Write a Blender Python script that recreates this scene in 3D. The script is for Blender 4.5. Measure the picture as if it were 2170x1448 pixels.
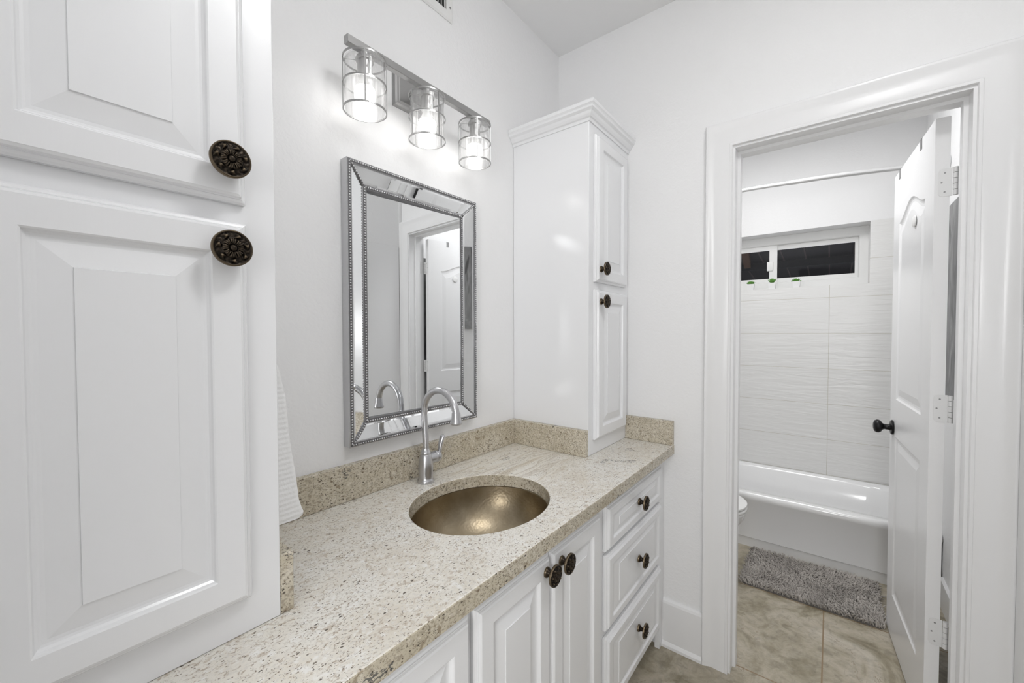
import bpy, bmesh, math, random
from mathutils import Vector, Matrix
random.seed(7)
PI = math.pi
S = bpy.context.scene
COL = S.collection
for o in list(bpy.data.objects):
    bpy.data.objects.remove(o, do_unlink=True)

# ------------------------------------------------------------------ camera
FPX = 860.3
cam_d = bpy.data.cameras.new('camera')
cam_d.sensor_width = 36.0
cam_d.lens = FPX / 2170 * 36.0
cam_d.clip_start = 0.02
cam = bpy.data.objects.new('camera', cam_d)
COL.objects.link(cam)
yaw, pitch, roll = 0.6665, 0.0233, -0.0020
fv = Vector((math.cos(yaw) * math.cos(pitch), math.sin(yaw) * math.cos(pitch), -math.sin(pitch)))
rv = Vector((math.sin(yaw), -math.cos(yaw), 0))
uv = rv.cross(fv)
r2 = rv * math.cos(roll) + uv * math.sin(roll)
u2 = uv * math.cos(roll) - rv * math.sin(roll)
M = Matrix((r2, u2, -fv)).transposed().to_4x4()
M.translation = (-1.7445, -1.074, 1.335)
cam.matrix_world = M
S.camera = cam

# ------------------------------------------------------------------ exposure, world, lights
S.view_settings.view_transform = 'Standard'
S.view_settings.look = 'None'
S.view_settings.gamma = 1.0
S.view_settings.use_curve_mapping = False
S.view_settings.exposure = 0.05

world = bpy.data.worlds.new('world')
S.world = world
world.use_nodes = True
world.node_tree.nodes['Background'].inputs[0].default_value = (0.97, 0.98, 1.0, 1)
world.node_tree.nodes['Background'].inputs[1].default_value = 0.5


def area(name, loc, size, power, rot=(0, 0, 0), color=(1, 1, 1)):
    d = bpy.data.lights.new(name, 'AREA')
    d.shape = 'DISK'
    d.size = size
    d.energy = power
    d.color = color
    o = bpy.data.objects.new(name, d)
    o.location = loc
    o.rotation_euler = rot
    COL.objects.link(o)
    return o


def globe(name, loc, radius, power, color=(1, 1, 1)):
    d = bpy.data.lights.new(name, 'POINT')
    d.shadow_soft_size = radius
    d.energy = power
    d.color = color
    o = bpy.data.objects.new(name, d)
    o.location = loc
    COL.objects.link(o)
    return o


globe('rear_fill', (-3.0, -1.25, 1.35), 0.22, 48.0)  # added fill behind the camera, not a known lamp
area('vanity_ceiling_fill', (-1.1, -1.3, 2.68), 0.35, 7.6)  # added overhead fill above the frame, not a known fixture
area('bathroom_ceiling_light', (0.66, -0.72, 2.68), 0.8, 13.5)
BULB = 9.2


# ------------------------------------------------------------------ materials
def new_mat(name):
    m = bpy.data.materials.new(name)
    m.use_nodes = True
    nt = m.node_tree
    b = nt.nodes['Principled BSDF']
    return m, nt, b


def pbsdf(name, col, rough=0.5, metal=0.0, spec=0.5, coat=0.0):
    m, nt, b = new_mat(name)
    b.inputs['Base Color'].default_value = (*col, 1)
    b.inputs['Roughness'].default_value = rough
    b.inputs['Metallic'].default_value = metal
    b.inputs['Specular IOR Level'].default_value = spec
    if coat:
        b.inputs['Coat Weight'].default_value = coat
        b.inputs['Coat Roughness'].default_value = 0.08
    return m


def N(nt, t, **kw):
    n = nt.nodes.new(t)
    for k, v in kw.items():
        if k.startswith('i_'):
            n.inputs[k[2:].replace('_', ' ')].default_value = v
        else:
            setattr(n, k, v)
    return n


def pos(nt, scale=(1, 1, 1), rot=(0, 0, 0), loc=(0, 0, 0)):
    g = N(nt, 'ShaderNodeNewGeometry')
    mp = N(nt, 'ShaderNodeMapping')
    mp.inputs['Scale'].default_value = scale
    mp.inputs['Rotation'].default_value = rot
    mp.inputs['Location'].default_value = loc
    nt.links.new(g.outputs['Position'], mp.inputs['Vector'])
    return mp.outputs[0]


def noise(nt, vec, scale, detail=2.0, rough=0.5, dist=0.0):
    n = N(nt, 'ShaderNodeTexNoise')
    n.inputs['Scale'].default_value = scale
    n.inputs['Detail'].default_value = detail
    n.inputs['Roughness'].default_value = rough
    n.inputs['Distortion'].default_value = dist
    nt.links.new(vec, n.inputs['Vector'])
    return n.outputs[0]


def ramp(nt, fac, stops):
    r = N(nt, 'ShaderNodeValToRGB')
    el = r.color_ramp.elements
    while len(el) < len(stops):
        el.new(0.5)
    for e, (p, c) in zip(el, stops):
        e.position = p
        e.color = (*c, 1) if len(c) == 3 else c
    nt.links.new(fac, r.inputs[0])
    return r.outputs[0]


def mix(nt, fac, a, b, mode='MIX'):
    n = N(nt, 'ShaderNodeMix', data_type='RGBA', blend_type=mode)
    for sock, v in ((n.inputs[0], fac), (n.inputs[6], a), (n.inputs[7], b)):
        if hasattr(v, 'links') or isinstance(v, bpy.types.NodeSocket):
            nt.links.new(v, sock)
        elif isinstance(v, (int, float)):
            sock.default_value = v
        else:
            sock.default_value = (*v, 1)
    return n.outputs[2]


def math_n(nt, op, a, b=None, c=None):
    n = N(nt, 'ShaderNodeMath', operation=op)
    for i, v in enumerate((a, b, c)):
        if v is None:
            continue
        if isinstance(v, bpy.types.NodeSocket):
            nt.links.new(v, n.inputs[i])
        else:
            n.inputs[i].default_value = v
    return n.outputs[0]


def bump(nt, b, height, strength=0.2, dist=0.002):
    n = N(nt, 'ShaderNodeBump')
    n.inputs['Strength'].default_value = strength
    n.inputs['Distance'].default_value = dist
    nt.links.new(height, n.inputs['Height'])
    nt.links.new(n.outputs[0], b.inputs['Normal'])


def line_mask(nt, coord, offset, period, halfw):
    """1 on a line of half width halfw repeated each period along coord."""
    t = math_n(nt, 'SUBTRACT', coord, offset)
    t = math_n(nt, 'DIVIDE', t, period)
    t = math_n(nt, 'ADD', t, 0.5)
    t = math_n(nt, 'FLOORED_MODULO', t, 1.0)
    t = math_n(nt, 'SUBTRACT', t, 0.5)
    t = math_n(nt, 'ABSOLUTE', t)
    return math_n(nt, 'LESS_THAN', t, halfw / period)


def mat_wall():
    m, nt, b = new_mat('wall paint white')
    b.inputs['Base Color'].default_value = (0.885, 0.885, 0.888, 1)
    b.inputs['Roughness'].default_value = 0.55
    b.inputs['Specular IOR Level'].default_value = 0.35
    v = pos(nt)
    h = noise(nt, v, 62, 4, 0.6, 0.6)
    h = ramp(nt, h, [(0.42, (0, 0, 0)), (0.62, (1, 1, 1))])
    bump(nt, b, h, 0.22, 0.0015)
    return m


def mat_cabinet():
    m, nt, b = new_mat('cabinet lacquer white')
    b.inputs['Base Color'].default_value = (0.85, 0.855, 0.868, 1)
    b.inputs['Roughness'].default_value = 0.2
    b.inputs['Specular IOR Level'].default_value = 0.5
    v = pos(nt, (60, 60, 3))
    bump(nt, b, noise(nt, v, 4, 2), 0.03, 0.001)
    return m


CTZ = 0.8627


def mat_granite(name, cut=False):  # cut: darker copy with upright-face shade in its colours
    m, nt, b = new_mat(name)
    # grains run slightly oblique to the counter's length
    v = pos(nt, (0.8, 1.0, 1.0), (0, 0, 0.45))
    vs = pos(nt, (0.68, 1.2, 1.1), (0, 0, 0.35))
    big = noise(nt, v, 7, 4, 0.6, 0.8)
    if cut:  # tan copy, darkened by the shade of upright faces
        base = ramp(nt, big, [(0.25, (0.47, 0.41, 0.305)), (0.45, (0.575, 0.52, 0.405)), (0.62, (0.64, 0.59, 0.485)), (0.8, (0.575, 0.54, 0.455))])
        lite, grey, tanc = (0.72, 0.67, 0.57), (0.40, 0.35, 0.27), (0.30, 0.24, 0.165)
    else:
        base = ramp(nt, big, [(0.25, (0.70, 0.645, 0.55)), (0.45, (0.80, 0.765, 0.69)), (0.62, (0.84, 0.82, 0.765)), (0.8, (0.79, 0.775, 0.735))])
        lite, grey, tanc = (0.88, 0.87, 0.84), (0.73, 0.70, 0.64), (0.58, 0.505, 0.415)
    # fine cream / grey mottling
    base = mix(nt, ramp(nt, noise(nt, v, 190, 3, 0.6), [(0.40, (1, 1, 1)), (0.5, (0, 0, 0))]), base, grey)
    base = mix(nt, ramp(nt, noise(nt, v, 75, 3, 0.65), [(0.54, (0, 0, 0)), (0.66, (0.8, 0.8, 0.8))]), base, lite)
    # tan blotches
    base = mix(nt, ramp(nt, noise(nt, v, 62, 3, 0.6, 0.5), [(0.60, (0, 0, 0)), (0.68, (0.8, 0.8, 0.8))]), base, tanc)
    if not cut:
        base = mix(nt, ramp(nt, noise(nt, v, 125, 3, 0.62, 0.7), [(0.585, (0, 0, 0)), (0.64, (0.85, 0.85, 0.85))]), base, (0.47, 0.395, 0.315))
    # brown wisps
    base = mix(nt, ramp(nt, noise(nt, vs, 210, 4, 0.7, 0.6), [(0.58, (0, 0, 0)), (0.66, (0.8, 0.8, 0.8))]), base, (0.25, 0.195, 0.14) if cut else (0.40, 0.34, 0.27))
    if not cut:
        # a pale drift with flowing veins crosses the slab beside the corner
        dv = N(nt, 'ShaderNodeVectorMath', operation='DISTANCE')
        nt.links.new(pos(nt, (0.75, 1.0, 1.0)), dv.inputs[0])
        dv.inputs[1].default_value = (-0.46, -0.17, CTZ)
        drift = math_n(nt, 'ADD', dv.outputs['Value'], math_n(nt, 'MULTIPLY', math_n(nt, 'SUBTRACT', noise(nt, v, 12, 3, 0.6), 0.5), 0.22))
        drift = ramp(nt, drift, [(0.09, (1, 1, 1)), (0.24, (0, 0, 0))])
        fl = noise(nt, pos(nt, (0.35, 2.2, 1), (0, 0, -0.25)), 9, 4, 0.55, 1.6)
        flc = ramp(nt, fl, [(0.36, (0.62, 0.545, 0.43)), (0.46, (0.82, 0.78, 0.69)), (0.54, (0.86, 0.84, 0.78)), (0.58, (0.55, 0.48, 0.39)), (0.63, (0.83, 0.80, 0.72))])
        base = mix(nt, math_n(nt, 'MULTIPLY', drift, 0.85), base, flc)
    # dark mineral specks, clustered
    clus = noise(nt, v, 14, 2, 0.5)
    for sc, off in ((150, -0.07), (240, 0.06), (380, 0.10)):
        vo = N(nt, 'ShaderNodeTexVoronoi')
        vo.inputs['Scale'].default_value = sc
        nt.links.new(vs, vo.inputs['Vector'])
        rnd = N(nt, 'ShaderNodeSeparateColor')
        nt.links.new(vo.outputs['Color'], rnd.inputs[0])
        rad = math_n(nt, 'MULTIPLY', rnd.outputs[0], 0.36)
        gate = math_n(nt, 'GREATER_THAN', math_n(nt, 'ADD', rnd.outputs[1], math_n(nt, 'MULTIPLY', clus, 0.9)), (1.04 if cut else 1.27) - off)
        wob = math_n(nt, 'ADD', vo.outputs['Distance'], math_n(nt, 'MULTIPLY', math_n(nt, 'SUBTRACT', noise(nt, v, 420, 2), 0.5), 0.6))
        spk = math_n(nt, 'MULTIPLY', math_n(nt, 'LESS_THAN', wob, rad), gate)
        dark = mix(nt, rnd.outputs[2], (0.03, 0.025, 0.022), (0.20, 0.15, 0.105))
        base = mix(nt, math_n(nt, 'MULTIPLY', spk, 0.9), base, dark)
    # blue-black clusters
    cl2 = noise(nt, v, 11, 2, 0.5, 0.3)
    fine = noise(nt, vs, 260, 2, 0.6)
    k = math_n(nt, 'MULTIPLY', math_n(nt, 'GREATER_THAN', cl2, 0.70), math_n(nt, 'GREATER_THAN', fine, 0.54))
    base = mix(nt, math_n(nt, 'MULTIPLY', k, 0.8), base, (0.06, 0.065, 0.075))
    nt.links.new(base, b.inputs['Base Color'])
    b.inputs['Roughness'].default_value = 0.22
    b.inputs['Specular IOR Level'].default_value = 0.5
    return m


def mat_floor():
    m, nt, b = new_mat('beige stone-look floor tile')
    v = pos(nt, (1, 1, 1), (0, 0, 0.5))
    a = noise(nt, v, 4.5, 6, 0.62, 1.4)
    c = ramp(nt, a, [(0.28, (0.17, 0.145, 0.095)), (0.42, (0.31, 0.275, 0.20)), (0.53, (0.44, 0.395, 0.315)), (0.72, (0.54, 0.50, 0.43))])
    f = noise(nt, v, 28, 5, 0.7, 0.8)
    c = mix(nt, 0.45, c, ramp(nt, f, [(0.32, (0.42, 0.42, 0.38)), (0.5, (0.95, 0.94, 0.9)), (0.68, (1.2, 1.18, 1.15))]), 'MULTIPLY')
    vein = noise(nt, v, 5, 4, 0.6, 2.0)
    vm = math_n(nt, 'LESS_THAN', math_n(nt, 'ABSOLUTE', math_n(nt, 'SUBTRACT', vein, 0.47)), 0.006)
    c = mix(nt, math_n(nt, 'MULTIPLY', math_n(nt, 'MULTIPLY', vm, math_n(nt, 'GREATER_THAN', a, 0.56)), 0.5), c, (0.2, 0.145, 0.085))
    g = N(nt, 'ShaderNodeNewGeometry')
    sp = N(nt, 'ShaderNodeSeparateXYZ')
    nt.links.new(g.outputs['Position'], sp.inputs[0])
    lx = line_mask(nt, sp.outputs[0], 0.062, 0.61, 0.0025)
    ly = line_mask(nt, sp.outputs[1], -1.062, 0.61, 0.0025)
    gm = math_n(nt, 'MAXIMUM', lx, ly)
    c = mix(nt, gm, c, (0.27, 0.19, 0.11))
    nt.links.new(c, b.inputs['Base Color'])
    b.inputs['Roughness'].default_value = 0.38
    h = math_n(nt, 'SUBTRACT', math_n(nt, 'MULTIPLY', f, 0.25), gm)
    bump(nt, b, h, 0.35, 0.002)
    return m


def mat_tile():
    m, nt, b = new_mat('white wavy wall tile')
    g = N(nt, 'ShaderNodeNewGeometry')
    sp = N(nt, 'ShaderNodeSeparateXYZ')
    nt.links.new(g.outputs['Position'], sp.inputs[0])
    lz = line_mask(nt, sp.outputs[2], 0.3365, 0.2465, 0.0015)
    ly = line_mask(nt, sp.outputs[1], -1.0605, 0.615, 0.0015)
    gm = math_n(nt, 'MAXIMUM', lz, ly)
    c = mix(nt, gm, (0.80, 0.797, 0.785), (0.59, 0.57, 0.51))
    nt.links.new(c, b.inputs['Base Color'])
    b.inputs['Roughness'].default_value = 0.28
    v = pos(nt, (1, 1.3, 11))
    w = noise(nt, v, 2.6, 3, 0.5, 0.9)
    h = math_n(nt, 'SUBTRACT', w, math_n(nt, 'MULTIPLY', gm, 0.4))
    bump(nt, b, h, 0.6, 0.006)
    return m


def mat_hammered():
    m, nt, b = new_mat('hammered nickel bronze')
    v = pos(nt)
    n = noise(nt, v, 14, 3, 0.6)
    c = ramp(nt, n, [(0.3, (0.30, 0.245, 0.165)), (0.7, (0.42, 0.355, 0.255))])
    nt.links.new(c, b.inputs['Base Color'])
    b.inputs['Metallic'].default_value = 1.0
    b.inputs['Roughness'].default_value = 0.30
    b.inputs['Roughness'].default_value = 0.36
    vo = N(nt, 'ShaderNodeTexVoronoi', feature='SMOOTH_F1')
    vo.inputs['Scale'].default_value = 150
    nt.links.new(v, vo.inputs['Vector'])
    bump(nt, b, vo.outputs['Distance'], 0.20, 0.0018)
    return m


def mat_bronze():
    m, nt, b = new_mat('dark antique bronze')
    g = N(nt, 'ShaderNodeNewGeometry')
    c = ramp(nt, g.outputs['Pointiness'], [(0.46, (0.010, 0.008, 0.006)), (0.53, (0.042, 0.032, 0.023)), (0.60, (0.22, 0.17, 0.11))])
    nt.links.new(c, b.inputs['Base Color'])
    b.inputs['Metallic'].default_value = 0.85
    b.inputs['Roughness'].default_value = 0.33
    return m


def mat_thin_glass(name, tint=(0.985, 0.985, 0.985), streak=False, f0=0.05):
    m = bpy.data.materials.new(name)
    m.use_nodes = True
    nt = m.node_tree
    nt.nodes.clear()
    out = N(nt, 'ShaderNodeOutputMaterial')
    tr = N(nt, 'ShaderNodeBsdfTransparent')
    tr.inputs[0].default_value = (*tint, 1)
    gl = N(nt, 'ShaderNodeBsdfGlossy')
    gl.inputs['Roughness'].default_value = 0.03
    # reflectance of a thin pane, the same from either side
    g = N(nt, 'ShaderNodeNewGeometry')
    dp = N(nt, 'ShaderNodeVectorMath', operation='DOT_PRODUCT')
    nt.links.new(g.outputs['Incoming'], dp.inputs[0])
    nt.links.new(g.outputs['Normal'], dp.inputs[1])
    cs = math_n(nt, 'ABSOLUTE', dp.outputs['Value'])
    f5 = math_n(nt, 'POWER', math_n(nt, 'SUBTRACT', 1.0, cs), 5.0)
    fr = math_n(nt, 'ADD', math_n(nt, 'MULTIPLY', f5, 0.75), f0)
    mx = N(nt, 'ShaderNodeMixShader')
    if streak:
        n = noise(nt, pos(nt, (1, 1, 0.03)), 260, 2, 0.5)
        bp = N(nt, 'ShaderNodeBump')
        bp.inputs['Strength'].default_value = 0.35
        bp.inputs['Distance'].default_value = 0.002
        nt.links.new(n, bp.inputs['Height'])
        nt.links.new(bp.outputs[0], gl.inputs['Normal'])
    nt.links.new(fr, mx.inputs[0])
    if streak:
        tl = N(nt, 'ShaderNodeBsdfTranslucent')
        tl.inputs[0].default_value = (0.95, 0.95, 0.95, 1)
        m2 = N(nt, 'ShaderNodeMixShader')
        sc_ = ramp(nt, noise(nt, pos(nt, (1, 1, 0.02)), 170, 2, 0.5), [(0.38, (0.02, 0.02, 0.02)), (0.7, (0.17, 0.17, 0.17))])
        nt.links.new(sc_, m2.inputs[0])
        nt.links.new(tr.outputs[0], m2.inputs[1])
        nt.links.new(tl.outputs[0], m2.inputs[2])
        nt.links.new(m2.outputs[0], mx.inputs[1])
    else:
        nt.links.new(tr.outputs[0], mx.inputs[1])
    nt.links.new(gl.outputs[0], mx.inputs[2])
    nt.links.new(mx.outputs[0], out.inputs[0])
    return m


def mat_emit(name, col, s):
    m = bpy.data.materials.new(name)
    m.use_nodes = True
    nt = m.node_tree
    nt.nodes.clear()
    out = N(nt, 'ShaderNodeOutputMaterial')
    e = N(nt, 'ShaderNodeEmission')
    e.inputs[0].default_value = (*col, 1)
    e.inputs[1].default_value = s
    nt.links.new(e.outputs[0], out.inputs[0])
    return m


def mat_towel():
    m, nt, b = new_mat('white ribbed terry cotton')
    b.inputs['Base Color'].default_value = (0.88, 0.88, 0.88, 1)
    b.inputs['Roughness'].default_value = 0.9
    b.inputs['Sheen Weight'].default_value = 0.3
    w = N(nt, 'ShaderNodeTexWave', wave_type='BANDS', bands_direction='Z')
    w.inputs['Scale'].default_value = 32
    w.inputs['Distortion'].default_value = 1.2
    nt.links.new(pos(nt), w.inputs['Vector'])
    h = math_n(nt, 'ADD', w.outputs['Fac'], noise(nt, pos(nt), 300, 2))
    bump(nt, b, h, 0.32, 0.002)
    return m


def mat_canvas():
    m, nt, b = new_mat('grey printed canvas')
    v = pos(nt, (2.2, 2.2, 1.0), (0.35, 0.0, 0.0))
    a = noise(nt, v, 5, 4, 0.55, 0.8)
    c = ramp(nt, a, [(0.3, (0.17, 0.17, 0.172)), (0.6, (0.30, 0.30, 0.302)), (0.75, (0.44, 0.44, 0.44))])
    s = noise(nt, pos(nt, (9, 9, 1.1), (0.25, 0.25, 0)), 3, 3, 0.5, 0.6)
    c = mix(nt, ramp(nt, s, [(0.60, (0, 0, 0)), (0.68, (0.8, 0.8, 0.8))]), c, (0.06, 0.06, 0.06))
    nt.links.new(c, b.inputs['Base Color'])
    b.inputs['Roughness'].default_value = 0.7
    return m


def mat_rug():
    m, nt, b = new_mat('grey chenille')
    n = noise(nt, pos(nt), 9, 3, 0.6)
    c = ramp(nt, n, [(0.3, (0.29, 0.265, 0.24)), (0.7, (0.50, 0.465, 0.43))])
    nt.links.new(c, b.inputs['Base Color'])
    b.inputs['Roughness'].default_value = 0.6
    b.inputs['Sheen Weight'].default_value = 0.3
    return m


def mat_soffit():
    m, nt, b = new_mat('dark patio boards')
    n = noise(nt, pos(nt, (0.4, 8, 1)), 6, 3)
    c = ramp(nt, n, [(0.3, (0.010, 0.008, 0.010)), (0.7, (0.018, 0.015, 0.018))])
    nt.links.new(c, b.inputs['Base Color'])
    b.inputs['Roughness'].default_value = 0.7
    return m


WALL = mat_wall()
CEIL = pbsdf('ceiling paint white', (0.90, 0.90, 0.90), 0.7, spec=0.2)
TRIM = pbsdf('semi-gloss white trim', (0.87, 0.87, 0.875), 0.28)
CAB = mat_cabinet()
GRAN = mat_granite('cream speckled granite')
GRAN_SHADED = mat_granite('tan granite with shade', True)  # warmer tan, plus the shade of upright faces put into the colour
FLOOR = mat_floor()
TILE = mat_tile()
HAMM = mat_hammered()
BRONZE = mat_bronze()
NICKEL = pbsdf('brushed nickel', (0.56, 0.56, 0.575), 0.30, 0.9)
STEEL = pbsdf('satin nickel fixture', (0.42, 0.418, 0.415), 0.36, 0.95)
SILVER = pbsdf('silver leaf', (0.58, 0.58, 0.59), 0.24, 0.9)
SILVERD = pbsdf('antique silver', (0.22, 0.22, 0.225), 0.4, 0.8)
MIRROR = pbsdf('mirror glass', (0.86, 0.87, 0.875), 0.0, 1.0)
GLASS = mat_thin_glass('clear ribbed glass', streak=True)
PANE = mat_thin_glass('window pane', (0.88, 0.89, 0.92), False, 0.012)
EMIT = mat_emit('lit bulb', (1.0, 0.985, 0.96), BULB)
PLASTIC = pbsdf('white plastic', (0.82, 0.82, 0.81), 0.4)
PORC = pbsdf('white porcelain', (0.90, 0.90, 0.90), 0.09, coat=0.5)
BLACK = pbsdf('matte black metal', (0.012, 0.012, 0.013), 0.35, 0.6)
NICKELS = pbsdf('satin white nickel', (0.66, 0.66, 0.66), 0.42, 0.55)
CHROME = pbsdf('chrome', (0.62, 0.62, 0.63), 0.16, 1.0)
TOWEL = mat_towel()
CANVAS = mat_canvas()
CANVEDGE = pbsdf('canvas edge', (0.16, 0.16, 0.16), 0.7)
RUG = mat_rug()
RUGBASE = pbsdf('mat backing', (0.16, 0.15, 0.14), 0.9)
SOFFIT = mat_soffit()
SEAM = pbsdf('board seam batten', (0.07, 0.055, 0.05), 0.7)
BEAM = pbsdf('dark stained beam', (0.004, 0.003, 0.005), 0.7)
RAFTER = pbsdf('brown rafter', (0.10, 0.05, 0.024), 0.6)
LEAF = pbsdf('succulent green', (0.13, 0.33, 0.06), 0.45)
SOIL = pbsdf('dark potting soil', (0.04, 0.03, 0.02), 0.9)
POT = pbsdf('white glazed pot', (0.82, 0.82, 0.82), 0.3)
DARK = pbsdf('duct interior', (0.05, 0.05, 0.05), 0.8)
GAP_LIGHT_BLOCK = pbsdf('grey gap light block', (0.30, 0.29, 0.28), 0.9)  # grey of the added box that keeps the gap dark
HINGE = pbsdf('white painted hinge', (0.80, 0.80, 0.80), 0.35)
SCREW = pbsdf('screw head grey', (0.30, 0.30, 0.30), 0.5, 0.5)
CLEAR = mat_thin_glass('clear acrylic')


# ------------------------------------------------------------------ mesh helpers
ORG = {}


def BM():
    return bmesh.new()


def thing(name, label, cat, loc, group=None, kind=None):
    o = bpy.data.objects.new(name, None)
    o.empty_display_size = 0.05
    o.location = loc
    COL.objects.link(o)
    ORG[o.name] = Vector(loc)
    tag(o, label, cat, group, kind)
    return o


def tag(o, label=None, cat=None, group=None, kind=None):
    if label: o['label'] = label
    if cat: o['category'] = cat
    if group: o['group'] = group
    if kind: o['kind'] = kind
    return o


def obj(name, bm, mat, parent=None, origin=None, smooth=None, label=None):
    """bm is in world coordinates; the object gets its own origin."""
    if origin is None:
        xs = [v.co for v in bm.verts]
        lo = Vector((min(c.x for c in xs), min(c.y for c in xs), min(c.z for c in xs)))
        hi = Vector((max(c.x for c in xs), max(c.y for c in xs), max(c.z for c in xs)))
        origin = Vector(((lo.x + hi.x) / 2, (lo.y + hi.y) / 2, lo.z))
    origin = Vector(origin)
    bmesh.ops.translate(bm, verts=bm.verts, vec=-origin)
    bmesh.ops.recalc_face_normals(bm, faces=bm.faces)
    me = bpy.data.meshes.new(name)
    bm.to_mesh(me)
    bm.free()
    mats = mat if isinstance(mat, (list, tuple)) else [mat]
    for mm in mats:
        me.materials.append(mm)
    if smooth is not None:
        for p in me.polygons:
            p.use_smooth = True
        me.set_sharp_from_angle(angle=math.radians(smooth))
    o = bpy.data.objects.new(name, me)
    COL.objects.link(o)
    if parent is not None:
        o.parent = parent
        o.location = origin - ORG[parent.name]
    else:
        o.location = origin
    ORG[o.name] = origin
    if label:
        o['label'] = label
    return o


def struct(name, bm, mat, parent=None, smooth=None):
    o = obj(name, bm, mat, parent, smooth=smooth)
    if parent is None:
        o['kind'] = 'structure'
    return o


def clone(src, name, loc_world, parent):
    o = src.copy()
    o.name = name
    COL.objects.link(o)
    o.parent = parent
    o.location = Vector(loc_world) - ORG[parent.name]
    ORG[o.name] = Vector(loc_world)
    return o


def box(bm, x0, x1, y0, y1, z0, z1, bev=0.0, seg=2):
    vs = [bm.verts.new((x, y, z)) for x in (x0, x1) for y in (y0, y1) for z in (z0, z1)]
    q = [(0, 1, 3, 2), (4, 6, 7, 5), (0, 4, 5, 1), (2, 3, 7, 6), (0, 2, 6, 4), (1, 5, 7, 3)]
    fs = [bm.faces.new([vs[i] for i in f]) for f in q]
    if bev > 0:
        es = set(e for f in fs for e in f.edges)
        bmesh.ops.bevel(bm, geom=list(es), offset=bev, segments=seg, affect='EDGES', profile=0.5)
    return vs


def bridge(bm, loops, close=True, cap0=False, cap1=False):
    rings = [[bm.verts.new(p) for p in L] for L in loops]
    n = len(rings[0])
    for a, b in zip(rings, rings[1:]):
        for i in range(n if close else n - 1):
            j = (i + 1) % n
            try:
                bm.faces.new((a[i], a[j], b[j], b[i]))
            except ValueError:
                pass
    if cap0: bm.faces.new(rings[0][::-1])
    if cap1: bm.faces.new(rings[-1])
    return rings


def lathe(bm, prof, center, axis='Z', n=32, cap0=True, cap1=True):
    """prof = [(r, h)] along axis from center"""
    c = Vector(center)
    loops = []
    for r, h in prof:
        L = []
        for i in range(n):
            a = 2 * PI * i / n
            u, w = r * math.cos(a), r * math.sin(a)
            if axis == 'Z': p = Vector((u, w, h))
            elif axis == 'Y': p = Vector((u, h, w))
            else: p = Vector((h, u, w))
            L.append(c + p)
        loops.append(L)
    return bridge(bm, loops, True, cap0, cap1)


def tube(bm, pts, rad, n=16, cap=True, flat=None):
    pts = [Vector(p) for p in pts]
    if not isinstance(rad, (list, tuple)):
        rad = [rad] * len(pts)
    prev = None
    loops = []
    for i, p in enumerate(pts):
        t = (pts[min(i + 1, len(pts) - 1)] - pts[max(i - 1, 0)]).normalized()
        if prev is None:
            ref = Vector((0, 0, 1)) if abs(t.z) < 0.9 else Vector((1, 0, 0))
            u = t.cross(ref).normalized()
        else:
            u = (prev - t * prev.dot(t)).normalized()
        prev = u
        w = t.cross(u)
        k = flat if flat else 1.0
        loops.append([p + u * rad[i] * math.cos(2 * PI * j / n) + w * rad[i] * k * math.sin(2 * PI * j / n) for j in range(n)])
    return bridge(bm, loops, True, cap, cap)


def catmull(P, m=8):
    P = [Vector(p) for p in P]
    Q = [2 * P[0] - P[1]] + P + [2 * P[-1] - P[-2]]
    out = []
    for i in range(1, len(Q) - 2):
        a, b, c, d = Q[i - 1:i + 3]
        for k in range(m):
            t = k / m
            out.append(0.5 * ((2 * b) + (c - a) * t + (2 * a - 5 * b + 4 * c - d) * t * t + (3 * b - a - 3 * c + d) * t ** 3))
    out.append(P[-1])
    return out


def raised_panel(bm, x0, x1, z0, z1, yf, prof, kx=1.0):
    """nested rectangles facing -y; prof = [(inset, depth behind yf)]"""
    loops = []
    for ins, dep in prof:
        y = yf + dep
        ix = ins if ins < 0.03 else 0.03 + (ins - 0.03) * kx
        loops.append([(x0 + ix, y, z0 + ins), (x1 - ix, y, z0 + ins), (x1 - ix, y, z1 - ins), (x0 + ix, y, z1 - ins)])
    bridge(bm, loops, True, True, True)


def rrect(x0, x1, y0, y1, r, z, n=8):
    L = []
    for cx, cy, a0 in ((x1 - r, y1 - r, 0), (x0 + r, y1 - r, PI / 2), (x0 + r, y0 + r, PI), (x1 - r, y0 + r, 1.5 * PI)):
        for i in range(n + 1):
            a = a0 + PI / 2 * i / n
            L.append((cx + r * math.cos(a), cy + r * math.sin(a), z))
    return L


T = 0.02
DOOR_PROF = [(0, T), (0, 0.0125), (0.0025, 0.009), (0.006, 0.0075), (0.0065, 0.0055), (0.0075, 0.0055), (0.009, 0.0022), (0.012, 0.0005), (0.0125, 0.0),
             (0.047, 0.0), (0.049, 0.0015), (0.0505, 0.005), (0.053, 0.0075), (0.056, 0.0085),
             (0.060, 0.0085), (0.088, 0.0030), (0.0885, 0.0012)]
DRAW_PROF = [(0, T), (0, 0.0125), (0.0025, 0.009), (0.006, 0.0075), (0.0065, 0.0055), (0.0075, 0.0055), (0.009, 0.0022), (0.012, 0.0005), (0.0125, 0.0),
             (0.033, 0.0), (0.0345, 0.0010), (0.036, 0.0035), (0.038, 0.0052), (0.040, 0.0056),
             (0.042, 0.0056), (0.0575, 0.0030), (0.058, 0.0012)]

# ------------------------------------------------------------------ dimensions
H = 2.69          # ceiling
WT = 0.12         # thickness of the end wall
XB = 1.812        # tub's long wall
BR = -1.52        # bathroom right wall
OY0, OY1 = -0.780, -1.385   # door opening
OZ = 2.03
XL = -1.835       # return wall left of the cabinet
CT = 0.8627       # counter top
CB = 0.8255       # counter underside
CD = 0.564        # counter depth
VF = -0.522       # vanity face frame
TW = 0.3683       # tower width
TD = 0.357        # tower depth

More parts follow.
